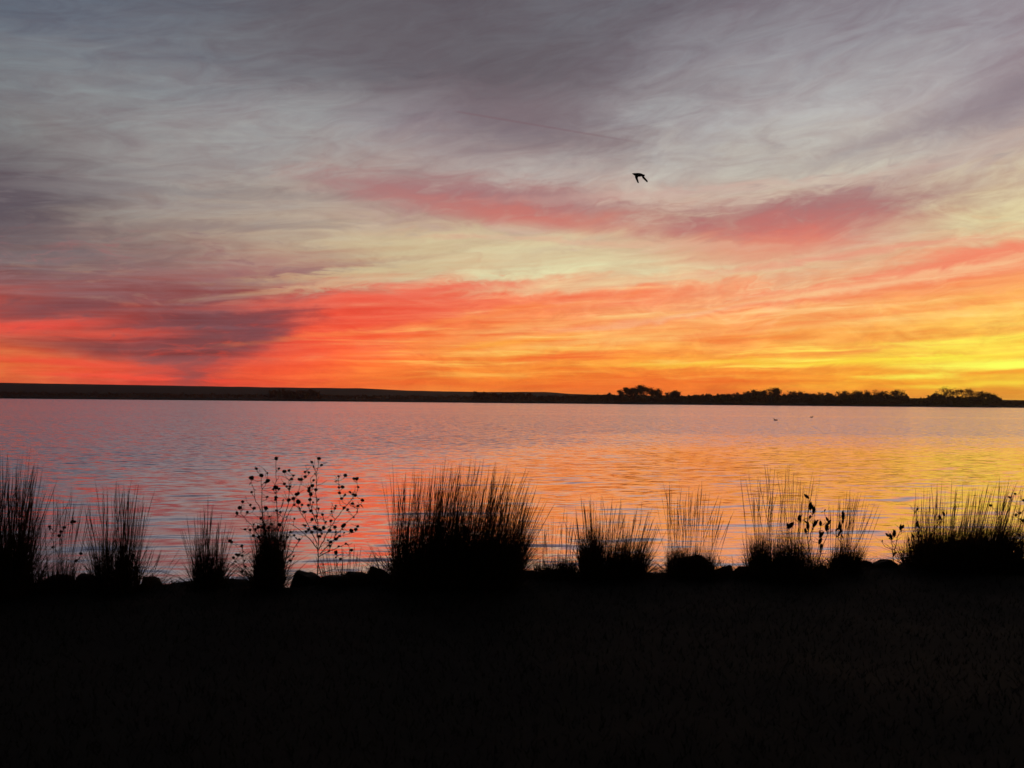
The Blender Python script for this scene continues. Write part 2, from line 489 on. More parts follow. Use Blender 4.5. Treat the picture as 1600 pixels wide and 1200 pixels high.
PROFILE = [(-900, 24), (-400, 22.5), (0, 21), (200, 19.5), (400, 17.9), (480, 17.4), (565, 17.6), (610, 15.6), (650, 14.2), (760, 13.4), (850, 14.3), (868, 13.6), (890, 11.7), (940, 10.7), (1060, 10.0), (1200, 9.8), (1430, 9.8), (1500, 9.2), (1570, 8.3), (1700, 8.0), (2500, 7)]
def profile(px):
    for (a, ha), (b, hb) in zip(PROFILE, PROFILE[1:]):
        if a <= px <= b:
            return ha + (hb - ha) * (px - a) / (b - a)
    return PROFILE[0][1] if px < 0 else PROFILE[-1][1]
HD = 1500.0
hv, hf = [], []
xs = frange(-2000, 2000, 11)
prof_y = [(870, 0.0), (960, .12), (1080, .35), (1200, .60), (1310, .78), (1410, .93), (1500, 1.0), (1750, .97), (2200, .8), (3000, .4), (3800, -.05)]
for (y, k) in prof_y:
    for x in xs:
        top = 1.6 + profile(800 + F * x / HD) / F * HD
        w = noise.noise(Vector((x * 0.006, y * 0.006, 2))) * 2.2 * (1 - abs(2 * max(0, min(1, k)) - 1))
        ripple_h = 0.35 * noise.noise(Vector((x * 0.03, y * 0.02, 1))) * min(1, max(0, k))
        hv.append((x * (0.6 + 0.4 * y / HD), y, -1.0 + (top + 1.0) * k + w + ripple_h))
for j in range(len(prof_y) - 1):
    for i in range(len(xs) - 1):
        n = len(xs)
        hf.append((j * n + i, j * n + i + 1, (j + 1) * n + i + 1, (j + 1) * n + i))
tag(mesh_obj('hills', hv, hf, M_HILL, smooth=True), kind='structure')

# ------------------------------------------------------------------ far shore trees and scrub
def horizon_y(px):
    return 626.3 + 0.00906 * (px - 800)

def far_tree(px, top, width, label, bare=0.0, seed=0, Y=None, group='trees on the far shore'):
    rnd = random.Random(seed * 7 + 3)
    Y = Y or SHORE + 32
    base = at(px, horizon_y(px), Y)
    base.z = ground_z(base.x, Y) - 0.2
    H = at(px, top, Y).z - base.z
    W = width / F * Y
    root = thing('tree', base, label, 'tree', group)
    tv, tf = [], []
    tips = []
    def limb(p, dirn, length, r, depth):
        pts, rr = [p.copy()], [r]
        dcur = dirn.normalized()
        for s in range(3):
            dcur = (dcur + Vector((rnd.gauss(0, .16), rnd.gauss(0, .16), rnd.gauss(.06, .1)))).normalized()
            p = p + dcur * (length / 3)
            pts.append(p.copy())
            rr.append(r * (1 - 0.22 * (s + 1)))
        tube(tv, tf, pts, rr, 4)
        tips.extend(pts[2:])
        if depth > 0:
            for b in range(rnd.choice((2, 3, 3))):
                side = Vector((rnd.gauss(0, 1) * W / H * 0.9, rnd.gauss(0, 1) * .6, rnd.uniform(.35, 1.0)))
                limb(pts[rnd.choice((2, 3))], (dcur * .5 + side.normalized()), length * rnd.uniform(.55, .8), r * .55, depth - 1)
    th = H * 0.22
    limb(Vector((0, 0, 0)), Vector((rnd.gauss(0, .08), 0, 1)), th, 0.42, 0)
    start = tips[-1]
    for b in range(5):
        a = (b - 2) / 2.0
        limb(start.copy(), Vector((a * W / H * 0.8 + rnd.gauss(0, .1), rnd.gauss(0, .35), 1 - abs(a) * .35)), H * .34, .26, 2)
    # squeeze the skeleton into the tree's outline
    zmax = max(v.z for v in tv)
    xmax = max(abs(v.x) for v in tv)
    kz, kx = H * 0.95 / zmax, (W * 0.5) / xmax * (1.0 if bare > .5 else .9)
    fit = lambda v: Vector((v.x * kx, v.y * kx, v.z * kz))
    mesh_obj('trunk', [fit(v) for v in tv], tf, M_BARK, root)
    lv, lf = [], []
    tips2 = [fit(p) for p in tips if p.z * kz > H * .25]
    count = int(4200 * (1 - bare * 0.8)) + (3500 if bare == 0 else 0)
    clumps = []
    for p in tips2:
        clumps.append((p, H * rnd.uniform(.05, .095)))
    for i in range(count):
        p, r = rnd.choice(clumps)
        c = p + Vector((rnd.gauss(0, r), rnd.gauss(0, r), rnd.gauss(0, r * .7)))
        if c.z < .6 or c.z > H * 1.03:
            continue
        s = rnd.uniform(.22, .48)
        u = Vector((rnd.gauss(0, 1), rnd.gauss(0, 1), rnd.gauss(0, 1))).normalized() * s
        w = u.cross(Vector((rnd.gauss(0, 1), rnd.gauss(0, 1), rnd.gauss(0, 1)))).normalized() * s
        b = len(lv)
        lv += [c - u, c + w * .7, c + u, c - w * .7]
        lf.append((b, b + 1, b + 2, b + 3))
    tag(mesh_obj('crown', lv, lf, M_LEAF, root), kind='stuff')
    return root

TREES = [
 (950, 614, 20, 'small low tree standing alone before the isolated far-shore clump', .2),
 (982, 606, 34, 'shorter round tree on the near flank of the isolated far-shore clump', .0),
 (1004, 602, 42, 'tallest round-crowned tree of the isolated clump on the far shore', .0),
 (1026, 607, 24, 'narrow tree just past the tallest crown in the isolated clump', .1),
 (1050, 610, 26, 'small bushy tree set apart between the isolated clump and long tree line', .2),
 (1166, 611, 32, 'first tree of the long far-shore tree line beside low scrub', .3),
 (1186, 609, 28, 'second tree of the long tree line, ragged crown', .35),
 (1208, 606, 32, 'tallest leafy tree near the start of the long tree line', .15),
 (1237, 611, 32, 'thin half-bare tree fourth along the long tree line', .6),
 (1263, 614, 30, 'lowest thin tree fifth along the long tree line', .65),
 (1291, 613, 34, 'wide thin tree in the middle of the long tree line', .6),
 (1316, 611, 30, 'open-branched tree seventh along the long tree line', .6),
 (1346, 610, 34, 'dense rounded tree eighth along the long tree line', .3),
 (1374, 609, 32, 'spreading tree next to last in the long tree line', .45),
 (1401, 609, 34, 'last tree of the long tree line with sky showing through branches', .6),
 (1466, 613, 34, 'low bushy tree starting the small group after the gap', .3),
 (1482, 604, 34, 'tall bare tree with spread branches against yellow sky', .92),
 (1506, 607, 38, 'open half-bare tree beside the tall bare tree', .7),
 (1537, 611, 46, 'broad domed tree of fine twigs near the end of the far trees', .3),
 (1556, 617, 26, 'lowest rounded tree ending the far row', .25),
]
for i, (px, top, w, lab, bare) in enumerate(TREES):
    far_tree(px, top, w, lab, bare, seed=i, Y=SHORE + 30 + (i * 37 % 17))

def scrub(name, spans, label, seed, n):
    rnd = random.Random(seed)
    vs, fs = [], []
    for (x0, x1, h0, h1, k) in spans:
        for i in range(int(n * k)):
            px = rnd.uniform(x0, x1)
            u = (px - x0) / (x1 - x0)
            Y = SHORE + rnd.uniform(14, 60)
            hmax = (h0 + (h1 - h0) * u) / F * Y
            hmax *= 1.0 + 0.45 * noise.noise(Vector((px * .11, Y * .02, seed))) + 0.2 * noise.noise(Vector((px * .4, 1, seed)))
            c = at(px, horizon_y(px), Y)
            c.z = ground_z(c.x, Y) + max(.3, hmax) * (rnd.random() ** .75)
            s = rnd.uniform(.4, .95)
            a = Vector((rnd.gauss(0, 1), rnd.gauss(0, 1), rnd.gauss(0, 1))).normalized() * s
            w = a.cross(Vector((rnd.gauss(0, 1), rnd.gauss(0, 1), rnd.gauss(0, 1)))).normalized() * s
            b = len(vs)
            vs += [c - a, c + w * .7, c + a, c - w * .7]
            fs.append((b, b + 1, b + 2, b + 3))
    return tag(mesh_obj(name, vs, fs, M_LEAF), label, 'scrub', kind='stuff')
scrub('shrubbery', [(-60, 420, 7, 6.5, .5), (420, 500, 13, 12, .35), (500, 740, 6.5, 7, .3), (740, 830, 12, 11, .3), (830, 960, 8, 10, .4),
                    (960, 1075, 10, 9, .6), (1075, 1150, 10, 14, .6), (1150, 1420, 14.5, 13, 2.0), (1420, 1450, 9, 10, .3), (1450, 1565, 13, 11, .8), (1565, 1660, 7, 6, .3)],
      'dark low scrub lining the whole far shore under the trees', 5, 9000)

# ------------------------------------------------------------------ near bank: turf
tv, tf = [], []
rt = random.Random(21)
for i in range(36000):
    y = rt.uniform(2.6, 8.6)
    x = rt.uniform(-1, 1) * (0.68 * y + 0.6)
    if y > bank_edge(x) + 0.15:
        continue
    h = rt.uniform(.02, .06)
    a = rt.uniform(0, math.tau)
    wv = Vector((math.cos(a), math.sin(a), 0)) * .004
    lean = Vector((rt.gauss(0, .025), rt.gauss(0, .025), 0))
    p = Vector((x, y, ground_z(x, y) - .01))
    b = len(tv)
    tv += [p - wv, p + wv, p + lean + Vector((0, 0, h))]
    tf.append((b, b + 1, b + 2))
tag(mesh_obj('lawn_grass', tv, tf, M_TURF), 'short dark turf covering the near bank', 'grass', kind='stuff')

# ------------------------------------------------------------------ near bank: grass clumps
def blade(vs, fs, p, h, lean, droop, width, rnd, segs=5, tip=0.12):
    a = rnd.uniform(0, math.pi)
    wv = Vector((math.cos(a), math.sin(a), 0)) * width * .5
    b = len(vs)
    for s in range(segs + 1):
        u = s / segs
        q_ = p + Vector((lean.x * (u + droop * u * u), lean.y * (u + droop * u * u), h * (u - 0.10 * droop * u * u)))
        k = 1.0 if u < .35 else 1 - (1 - tip) * (u - .35) / .65
        vs.append(q_ - wv * k)
        vs.append(q_ + wv * k)
    for s in range(segs):
        fs.append((b + 2 * s, b + 2 * s + 1, b + 2 * s + 3, b + 2 * s + 2))

def stalk(vs, fs, p, h, lean, droop, width, rnd):
    """flowering culm: thin stem with a slim feathery head"""
    a = rnd.uniform(0, math.pi)
    wv = Vector((math.cos(a), math.sin(a), 0)) * width * .5
    b = len(vs)
    segs = 8
    for s in range(segs + 1):
        u = s / segs
        q_ = p + Vector((lean.x * (u + droop * u * u), lean.y * (u + droop * u * u), h * u))
        k = 1.0 if u < .6 else (1.7 if u < .9 else 0.3)
        vs.append(q_ - wv * k)
        vs.append(q_ + wv * k)
    for s in range(segs):
        fs.append((b + 2 * s, b + 2 * s + 1, b + 2 * s + 3, b + 2 * s + 2))

def grass_clump(px0, px1, top, tip, nb, ns, lean, spread, label, seed, dy=-0.12, env=None, name='grass_clump'):
    """px0..px1: base span, top: height of the dense part (px y), tip: highest stalk (px y)"""
    rnd = random.Random(seed)
    pxc = .5 * (px0 + px1)
    Y = 8.15
    for _ in range(4):
        Y = bank_edge((pxc - 800) / F * Y) + dy
    c = at(pxc, 900, Y)
    c.z = ground_z(c.x, Y) - .03
    rx = .5 * (px1 - px0) / F * Y
    ry = max(.10, min(.32, rx * .7))
    H = at(pxc, top, Y).z - c.z
    T = at(pxc, tip, Y).z - c.z
    root = thing(name, c, label, 'grass', 'grass clumps along the bank')
    tufts = [(rnd.uniform(-1, 1), rnd.uniform(-1, 1), rnd.uniform(.82, 1.12)) for _ in range(max(7, int(rx * 30)))]
    def place(k):
        tx, ty, th = rnd.choice(tufts)
        x = max(-1, min(1, tx + rnd.gauss(0, .13))) if rnd.random() < .5 else rnd.uniform(-1, 1)
        y = max(-1, min(1, ty + rnd.gauss(0, .25)))
        e = env(x) if env else 1 - .14 * x * x
        lx = (lean + spread * x + rnd.gauss(0, .07)) * k
        return Vector((x * rx, y * ry, rnd.uniform(-.03, .02))), e * th, Vector((lx, (spread * .6 * y + rnd.gauss(0, .05)) * k, 0))
    vs, fs = [], []
    for i in range(int(nb * 1.9)):
        p, e, l = place(H)
        h = H * e * rnd.triangular(.35, 1.32, .86)
        blade(vs, fs, p, h, l, (rnd.uniform(.1, .7) if rnd.random() < .9 else rnd.uniform(1.2, 3.0)), rnd.uniform(.0032, .0058), rnd)
    for i in range(int(nb * .8)):        # collapsed skirt of old leaves at the foot
        x, y = rnd.uniform(-1.08, 1.08), rnd.uniform(-1, 1)
        l = Vector((rnd.gauss(0, .12), rnd.gauss(0, .12), 0))
        blade(vs, fs, Vector((x * rx, y * ry, -.03)), rnd.uniform(.10, max(.2, min(.5, H * .62))), l, rnd.uniform(.2, 1.2), rnd.uniform(.007, .012), rnd, 4)
    tag(mesh_obj('leaf_blades', vs, fs, M_GRASS, root), kind='stuff')
    if ns:
        vs, fs = [], []
        for i in range(int(ns * 1.8)):
            p, e, l = place(T)
            h = T * min(1.0, e) * rnd.triangular(.66, 1.03, .86)
            stalk(vs, fs, p, h, l * .9, rnd.uniform(.0, .35), rnd.uniform(.0020, .0032), rnd)
        tag(mesh_obj('flower_stalks', vs, fs, M_STALK, root), kind='stuff')
    return root

CL = [
 (-60, 42, 778, 690, 900, 150, .02, .05, 'tall dense grass clump cut off by the photo edge, darkest at its foot', None),
 (62, 120, 860, 752, 150, 36, .03, .07, 'thin faded grass tuft between the edge clump and the feathery clump', None),
 (152, 212, 805, 732, 360, 60, .00, .08, 'feathery upright grass clump of medium height left of the small tuft', None),
 (312, 342, 822, 772, 280, 26, .01, .07, 'small isolated fan-shaped grass tuft standing on open bank', None),
 (404, 437, 808, 785, 620, 14, .00, .02, 'narrow dense grass column behind the round seed heads', None),
 (616, 800, 786, 708, 2400, 250, .09, .07, 'widest and tallest bushy grass clump near the middle of the bank', lambda x: 1.02 - .24 * max(0, x + .1)),
 (836, 896, 864, 788, 360, 30, .02, .05, 'short sparse grass between the widest clump and the round one', None),
 (908, 1002, 828, 772, 1000, 75, .05, .13, 'rounded dense grass clump beside the widest clump', None),
 (1046, 1112, 852, 748, 650, 60, .03, .06, 'low grass mound topped with a few tall leaning stalks', None),
 (1176, 1276, 836, 722, 1000, 50, .02, .05, 'grass mound with very tall thin stalks around leafy pods', None),
 (1292, 1336, 842, 752, 400, 30, .10, .06, 'small leaning grass tuft just past the pod stems', None),
 (1430, 1582, 812, 738, 2600, 120, .09, .10, 'large dark grass clump with reddish stalk tips near the bright end', lambda x: .80 + .22 * (1 - (x - .25) ** 2)),
 (1596, 1680, 850, 790, 240, 30, .02, .08, 'low grass clump cut off by the photo edge under small seed heads', None),
 (506, 574, 882, 848, 130, 34, .02, .22, 'low wispy tuft of dry stems beside the widest clump', None),
 (222, 250, 890, 842, 36, 10, .30, .20, 'few thin drooping stems beside the feathery clump', None),
 (1120, 1178, 884, 862, 80, 12, -.02, .2, 'ankle-high wisps between the stalk mound and pod mound', None),
]
for i, (a, b, top, tip, nb, ns, ln, sp, lab, env) in enumerate(CL):
    grass_clump(a, b, top, tip, nb, ns, ln, sp, lab, 100 + i, dy=-.10 + .05 * ((i * 5) % 3 - 1), env=env)

# low dry weeds fringing the whole crest of the bank
rw = random.Random(77)
vs, fs = [], []
for i in range(5200):
    x = rw.uniform(-6.2, 6.2)
    y = bank_edge(x) + rw.uniform(-.35, .30)
    k = max(0.0, .55 + 1.2 * noise.noise(Vector((x * 2.3, 5, 1))))
    h = (.03 + .13 * rw.random() ** 2 * k) * 1.1
    blade(vs, fs, Vector((x, y, ground_z(x, y) - .02)), h, Vector((rw.gauss(0, .05), rw.gauss(0, .04), 0)), rw.uniform(0, 1), rw.uniform(.003, .007), rw, 3)
tag(mesh_obj('bank_weeds', vs, fs, M_GRASS), 'low dry weeds fringing the crest of the bank', 'weeds', kind='stuff')

# ------------------------------------------------------------------ near bank: rocks
def rock(px, py, w, h, seed, label, dy=.05):
    """top of the rock at pixel (px, py); w, h its size in pixels"""
    rnd = random.Random(seed)
    Y = 8.15
    for _ in range(4):
        Y = bank_edge((px - 800) / F * Y) + dy
    top = at(px, py, Y)
    bm = bmesh.new()
    bmesh.ops.create_icosphere(bm, subdivisions=3, radius=1.0)
    sx, sz = .5 * w / F * Y, h / F * Y
    off = Vector((seed * 3.1, seed * 1.7, 0))
    cuts = [(Vector((rnd.gauss(0, 1), rnd.gauss(0, 1), rnd.gauss(.3, .8))).normalized(), rnd.uniform(.6, .85)) for _ in range(11)] + [(Vector((rnd.gauss(0, .15), 0, 1)).normalized(), .62)]
    for v in bm.verts:
        for nn, dd in cuts:
            k = v.co.dot(nn) - dd
            if k > 0:
                v.co -= nn * k
        v.co *= 1 + .10 * noise.noise(v.co * 1.6 + off) + .05 * noise.noise(v.co * 5 + off)
    zt = max(v.co.z for v in bm.verts)
    xm = max(abs(v.co.x) for v in bm.verts)
    for v in bm.verts:
        v.co = Vector((v.co.x / xm * sx, v.co.y * sx * .85, (v.co.z / zt) * sz))
    me = bpy.data.meshes.new('rock')
    bm.to_mesh(me)
    bm.free()
    for p in me.polygons:
        p.use_smooth = False
    me.materials.append(M_ROCK)
    o = bpy.data.objects.new('rock', me)
    C.objects.link(o)
    o.location = (top.x, top.y, top.z - sz)
    o.rotation_euler = (0, 0, 0)
    return tag(o, label, 'rock', 'rocks along the water edge')

for i, (px, py, w, h, lab) in enumerate([
 (95, 898, 60, 34, 'low rock under the thin faded grass tuft'),
 (138, 896, 50, 34, 'rounded rock at the foot of the feathery grass clump'),
 (236, 901, 44, 30, 'flat rock beside the feathery clump below thin drooping stems'),
 (282, 910, 54, 24, 'lowest rock next to the small isolated grass tuft'),
 (362, 904, 38, 26, 'rounded rock between the isolated tuft and the narrow grass column'),
 (476, 891, 56, 36, 'blocky rock between the narrow grass column and the dark main stem'),
 (522, 899, 66, 30, 'flat rock at the foot of the branching seed-head plant'),
 (558, 895, 56, 30, 'middle-sized rock just past the branching seed-head plant'),
 (594, 884, 46, 40, 'rounded rock against the side of the widest grass clump'),
 (826, 892, 44, 34, 'small rock beside the leaning side of the widest clump'),
 (868, 886, 56, 40, 'rock under the short sparse grass'),
 (1022, 896, 44, 26, 'low rock in the gap after the rounded grass clump'),
 (1084, 868, 60, 44, 'rounded rock inside the stalk-topped grass mound'),
 (1130, 882, 40, 34, 'rounded rock by the open gap past the stalk-topped mound'),
 (1170, 884, 50, 34, 'low rock at the start of the pod mound'),
 (1286, 884, 40, 30, 'small rock between the pod mound and the leaning tuft'),
 (1318, 872, 56, 46, 'rock at the foot of the small leaning tuft'),
 (1352, 874, 46, 38, 'flat-topped rock in the row past the leaning tuft'),
 (1382, 873, 46, 36, 'most prominent knob of rock before the large dark clump'),
 (1406, 880, 44, 34, 'rock tucked against the near side of the large dark clump'),
]):
    rock(px, py, w, h, i + 31, lab, .02 + .05 * (i % 3))

# ------------------------------------------------------------------ near bank: dead flower stems with round seed heads
def icos(sub, fn):
    bm = bmesh.new()
    bmesh.ops.create_icosphere(bm, subdivisions=sub, radius=1.0)
    for v in bm.verts:
        v.co = fn(v.co)
    return bm

def head_mesh(v=0):
    bm = icos(2, lambda c: Vector((c.x * (1 + .12 * v), c.y, c.z * (.75 + .1 * v if c.z > 0 else .95))) * (1 + .28 * noise.noise(c * 2.2 + Vector((v * 7, 0, 0)))))
    for k in range(9):                      # dried bracts round the underside
        a = math.tau * k / 9
        o_ = Vector((math.cos(a), math.sin(a), 0))
        s_ = Vector((-math.sin(a), math.cos(a), 0))
        f_ = [bm.verts.new(o_ * .8 - s_ * .16 + Vector((0, 0, -.35))), bm.verts.new(o_ * .8 + s_ * .16 + Vector((0, 0, -.35))), bm.verts.new(o_ * 1.42 + Vector((0, 0, -.05 - .3 * (k % 2))))]
        bm.faces.new(f_)
    me = bpy.data.meshes.new('seed_head')
    bm.to_mesh(me)
    bm.free()
    me.materials.append(M_HEAD)
    return me

def pod_mesh():
    def fn(c):
        u = (c.z + 1) / 2
        r = math.sin(math.pi * min(1, u * .98 + .01)) ** .8 * (1 - .35 * u)
        q_ = Vector((c.x, c.y, 0))
        q_ = q_.normalized() * r * .56 if q_.length > 1e-6 else q_
        return Vector((q_.x + .18 * u * u, q_.y * .7, u * 2.0))
    bm = icos(2, fn)
    me = bpy.data.meshes.new('seed_pod')
    bm.to_mesh(me)
    bm.free()
    me.materials.append(M_HEAD)
    return me
HEADS = [head_mesh(k) for k in range(4)]
POD = pod_mesh()

def flower_plant(name, base_px, limbs, heads, conv, label, seed, mesh=None, hname='seed_head', size=.013, thick=.0060, dy=-.05, cat='plant', upright=False):
    rnd = random.Random(seed)
    Y = 8.15
    bpx = conv(*base_px)
    for _ in range(4):
        Y = bank_edge((bpx[0] - 800) / F * Y) + dy
    base = at(bpx[0], bpx[1], Y)
    base.z = min(base.z, ground_z(base.x, Y) - .02)
    root = thing(name, base, label, cat, 'dead flowering plants on the bank')
    vs, fs = [], []
    skel = []                                # (point, radius)
    def path(pts, r0, r1, wob=.006):
        out = []
        for i in range(len(pts) - 1):
            n = max(2, int((pts[i + 1] - pts[i]).length / .035))
            for k in range(n):
                u = k / n
                out.append(pts[i].lerp(pts[i + 1], u) + Vector((rnd.gauss(0, wob), rnd.gauss(0, wob), 0)) * (1 if 0 < u else .3))
        out.append(pts[-1])
        rr = [r0 + (r1 - r0) * i / max(1, len(out) - 1) for i in range(len(out))]
        tube(vs, fs, out, rr, 5)
        skel.extend(zip(out, rr))
    first = True
    for lb in limbs:
        drift = rnd.uniform(-.16, .16) if not first else 0.0
        pts = []
        for k, p in enumerate(lb):
            x, y = conv(*p)
            pts.append(at(x, y, Y + drift * k / max(1, len(lb) - 1)) - base)
        if first:
            pts[0] = Vector((pts[0].x, 0, 0))
        path(pts, thick if first else thick * .75, thick * .36, .004)
        first = False
    order = sorted(heads, key=lambda h: -h[1])
    for h in order:
        x, y = conv(h[0], h[1])
        best, bc = None, 1e9
        for (p, r) in skel:
            hp = at(x, y, Y + p.y) - base
            dv = hp - p
            cost = dv.length + max(0, .45 * abs(dv.x) + .02 - dv.z) * 2.2
            if cost < bc:
                best, bc, br = p, cost, r
        depth = best.y + rnd.gauss(0, .035)
        hp = at(x, y, Y + depth) - base
        mid = best.lerp(hp, .55) + Vector((0, 0, -.12 * abs(hp.x - best.x))) + Vector((.2 * (hp.x - best.x), 0, 0))
        if (hp - best).length > .008:
            path([best, mid, hp], min(br * .8, .0032), .0020, .0015)
        o = bpy.data.objects.new(hname, mesh or rnd.choice(HEADS))
        C.objects.link(o)
        o.parent = root
        o.location = hp
        s = size * rnd.uniform(.78, 1.22) * (h[2] if len(h) > 2 else 1)
        o.scale = (s, s, s)
        if upright:
            o.rotation_euler = (rnd.gauss(0, .3), rnd.gauss(0, .35), rnd.uniform(0, math.tau))
        else:
            o.rotation_euler = (rnd.gauss(0, .5), rnd.gauss(0, .5), rnd.uniform(0, math.tau))
    top = max(p.z for p, r in skel)
    for i in range(int(len(skel) * .22)):
        p, r = rnd.choice(skel)
        if p.z < top * .2:
            continue
        sd = Vector((rnd.gauss(0, 1), rnd.gauss(0, .7), rnd.uniform(.1, 1.1))).normalized()
        ln = rnd.uniform(.03, .11)
        m1 = p + sd * ln * .5 + Vector((0, 0, rnd.uniform(-.01, .01)))
        e1 = m1 + (sd + Vector((rnd.gauss(0, .4), 0, rnd.gauss(.3, .4)))).normalized() * ln * .5
        tube(vs, fs, [p, m1, e1], [min(r, .0024), .0019, .0013], 4)
    mesh_obj('stem', vs, fs, M_STEM, root, smooth=True)
    lv, lf = [], []
    for i in range(int(len(skel) * .10)):
        p, r = rnd.choice(skel)
        if p.z < top * .12:
            continue
        sd = Vector((rnd.gauss(0, 1), rnd.gauss(0, .8), rnd.gauss(-.2, .6))).normalized()
        wd = sd.cross(Vector((rnd.gauss(0, 1), rnd.gauss(0, 1), 1))).normalized()
        ln, w_ = rnd.uniform(.015, .045), rnd.uniform(.003, .009)
        dn = Vector((0, 0, -ln * rnd.uniform(.1, .6)))
        b = len(lv)
        lv += [p, p + sd * ln * .45 + wd * w_, p + sd * ln + dn, p + sd * ln * .5 - wd * w_ + dn * .3]
        lf += [(b, b + 1, b + 2), (b, b + 2, b + 3)]
    tag(mesh_obj('withered_leaves', lv, lf, M_HEAD, root), kind='stuff')
    return root

z6 = lambda x, y: (340 + x / 5.0, 690 + y / 5.0)
flower_plant('seed_head_plant', (782, 1080),
 [[(782, 1080), (785, 870), (776, 600), (768, 376), (792, 140)],
  [(786, 850), (870, 694), (985, 520), (1075, 420)],
  [(800, 880), (880, 790), (985, 660), (1090, 560)],
  [(790, 900), (875, 855), (1002, 800)],
  [(783, 840), (720, 760), (640, 690), (560, 640)],
  [(780, 800), (700, 640), (640, 540), (600, 490)],
  [(776, 640), (735, 520), (718, 400), (725, 290)],
  [(470, 1010), (560, 890), (620, 800), (668, 735)]],
 [(792,133),(736,160),(750,197,.8),(811,182),(684,238),(684,274),(714,241,.7),(762,250,.8),(750,302,.9),(636,295),(654,295),(740,345,1.2),(714,364),(712,386),(768,376),(728,412,1.1),(722,452),(630,405,1.2),(618,412),(630,470,1.3),(592,445,1.1),(598,495,.9),(660,495,.8),(710,496),(746,475,.8),(788,452,.7),(788,523,.8),(728,541),(684,550,1.1),(672,546),(820,570),(774,582),(738,608,1.2),(600,603,.7),(684,656),(762,674,1.2),(828,674),(797,688),(846,628,.7),(885,620),(814,717),(796,740),(710,688,1.1),(736,708,1.1),(690,703),(875,694),(890,544),(924,500),(918,520,.8),(968,444),(952,400),(948,358),(976,355,1.2),(944,270,.7),(998,264,1.1),(1064,288),(1088,290),(1098,355),(1036,394,.9),(1076,420,1.2),(1060,413,.8),(996,415,.7),(1132,458,1.1),(1096,502,.8),(1054,484),(988,516,1.2),(1015,532),(1064,590,.6),(985,655,1.3),(972,660),(1046,696,1.2),(1080,686),(1096,662,.9),(918,668),(924,705,.6),(988,712,.6),(952,738),(924,762),(884,785),(860,770,.6),(878,815,1.1),(870,855),(946,818,.6),(1002,798),(1046,848),(924,868,1.1),(960,918),(598,732,1.1),(568,706),(548,746),(638,765),(514,782,1.1),(570,930,.8),(594,895,.7)],
 z6, 'tall branching dead plant with many round seed heads on one dark stem', 41)
flower_plant('seed_head_plant', (418, 1090),
 [[(400, 1090), (385, 800), (362, 640), (345, 500), (342, 275)],
  [(425, 1060), (440, 800), (470, 640), (458, 440), (458, 140)],
  [(440, 1050), (480, 780), (530, 620), (598, 480), (645, 330)],
  [(395, 900), (320, 740), (262, 650), (180, 560)],
  [(380, 760), (350, 560), (290, 440), (266, 330)],
  [(470, 700), (545, 520), (560, 400), (556, 300)]],
 [(458,132),(304,211,.9),(478,211,.7),(264,283,1.2),(342,264,1.2),(388,246,.7),(392,305,1.3),(380,316),(522,233),(558,226),(266,394),(196,468),(174,517,1.1),(152,558),(256,495),(286,521),(232,551,.8),(378,520,1.1),(388,432),(456,435,1.2),(452,452),(456,358,1.6),(480,370),(436,370,.7),(404,586,.8),(338,598),(214,685),(254,690),(296,686,1.2),(282,646,.7),(318,668),(522,330,1.2),(540,350,.8),(560,370),(566,350,.8),(578,292),(592,264),(556,456,1.4),(514,455,.6),(504,496,.5),(460,540),(490,550,.8),(346,668,1.2),(366,645),(400,672,1.2),(420,645),(485,648,1.2),(280,735),(320,745)],
 z6, 'seed-head plant rising through the narrow grass column', 42)
flower_plant('seed_head_plant', (200, 1120),
 [[(200, 1120), (215, 980), (185, 880), (130, 780)], [(210, 1000), (200, 900), (188, 825)]],
 [(96,776,1.1),(110,784),(190,815),(148,882,1.2),(162,886),(192,892,.7),(124,908),(218,975),(190,1018),(210,930,.6)],
 z6, 'small low seed-head plant beside the narrow grass column', 43, thick=.003)
z5 = lambda x, y: (x / 4.0, 680 + y / 4.0)
flower_plant('seed_head_plant', (400, 900),
 [[(400, 900), (385, 760), (378, 640), (400, 590)], [(395, 860), (440, 700), (456, 560)], [(390, 800), (340, 700), (312, 580)]],
 [(310,570,1.1),(403,575),(448,541,1.1),(464,541),(380,603),(370,628),(505,740),(330,700,.8),(475,785,.9)],
 z5, 'faint seed-head plant within the thin faded grass tuft', 44, thick=.003, dy=-.2)
zr = lambda x, y: (1150 + x / 3.5556, 690 + y / 3.5556)
flower_plant('seed_head_plant', (1585, 720),
 [[(1585, 720), (1580, 560), (1575, 430), (1552, 300)], [(1582, 640), (1600, 500), (1605, 330)]],
 [(1550,290,.8),(1520,310),(1598,325,1.1),(1580,395),(1555,408),(1582,430),(1598,440,1.1),(1415,355,1.1),(1575,520),(1585,560,.8)],
 zr, 'slim seed-head plant at the end of the large dark clump', 45, thick=.003, dy=-.2)
flower_plant('pod_plant', (405, 720),
 [[(405, 720), (400, 560), (400, 440), (405, 320)], [(402, 640), (350, 540), (345, 440)], [(402, 660), (310, 560), (288, 490)], [(404, 560), (425, 480), (425, 390)]],
 [(407,318,1.0),(405,358,.9),(412,385,1.1),(424,380,1.0),(428,400,1.1),(345,440,1.2),(352,450,.9),(285,480,1.2),(296,490,1.1),(425,478,1.2),(437,470,1.0),(400,495,1.2),(396,455,.8),(388,510,1.0),(410,430,.9)],
 zr, 'leafy pod plant with the highest pointed pods in the pod mound', 46, mesh=POD, hname='seed_pod', size=.034, dy=-.25, upright=True)
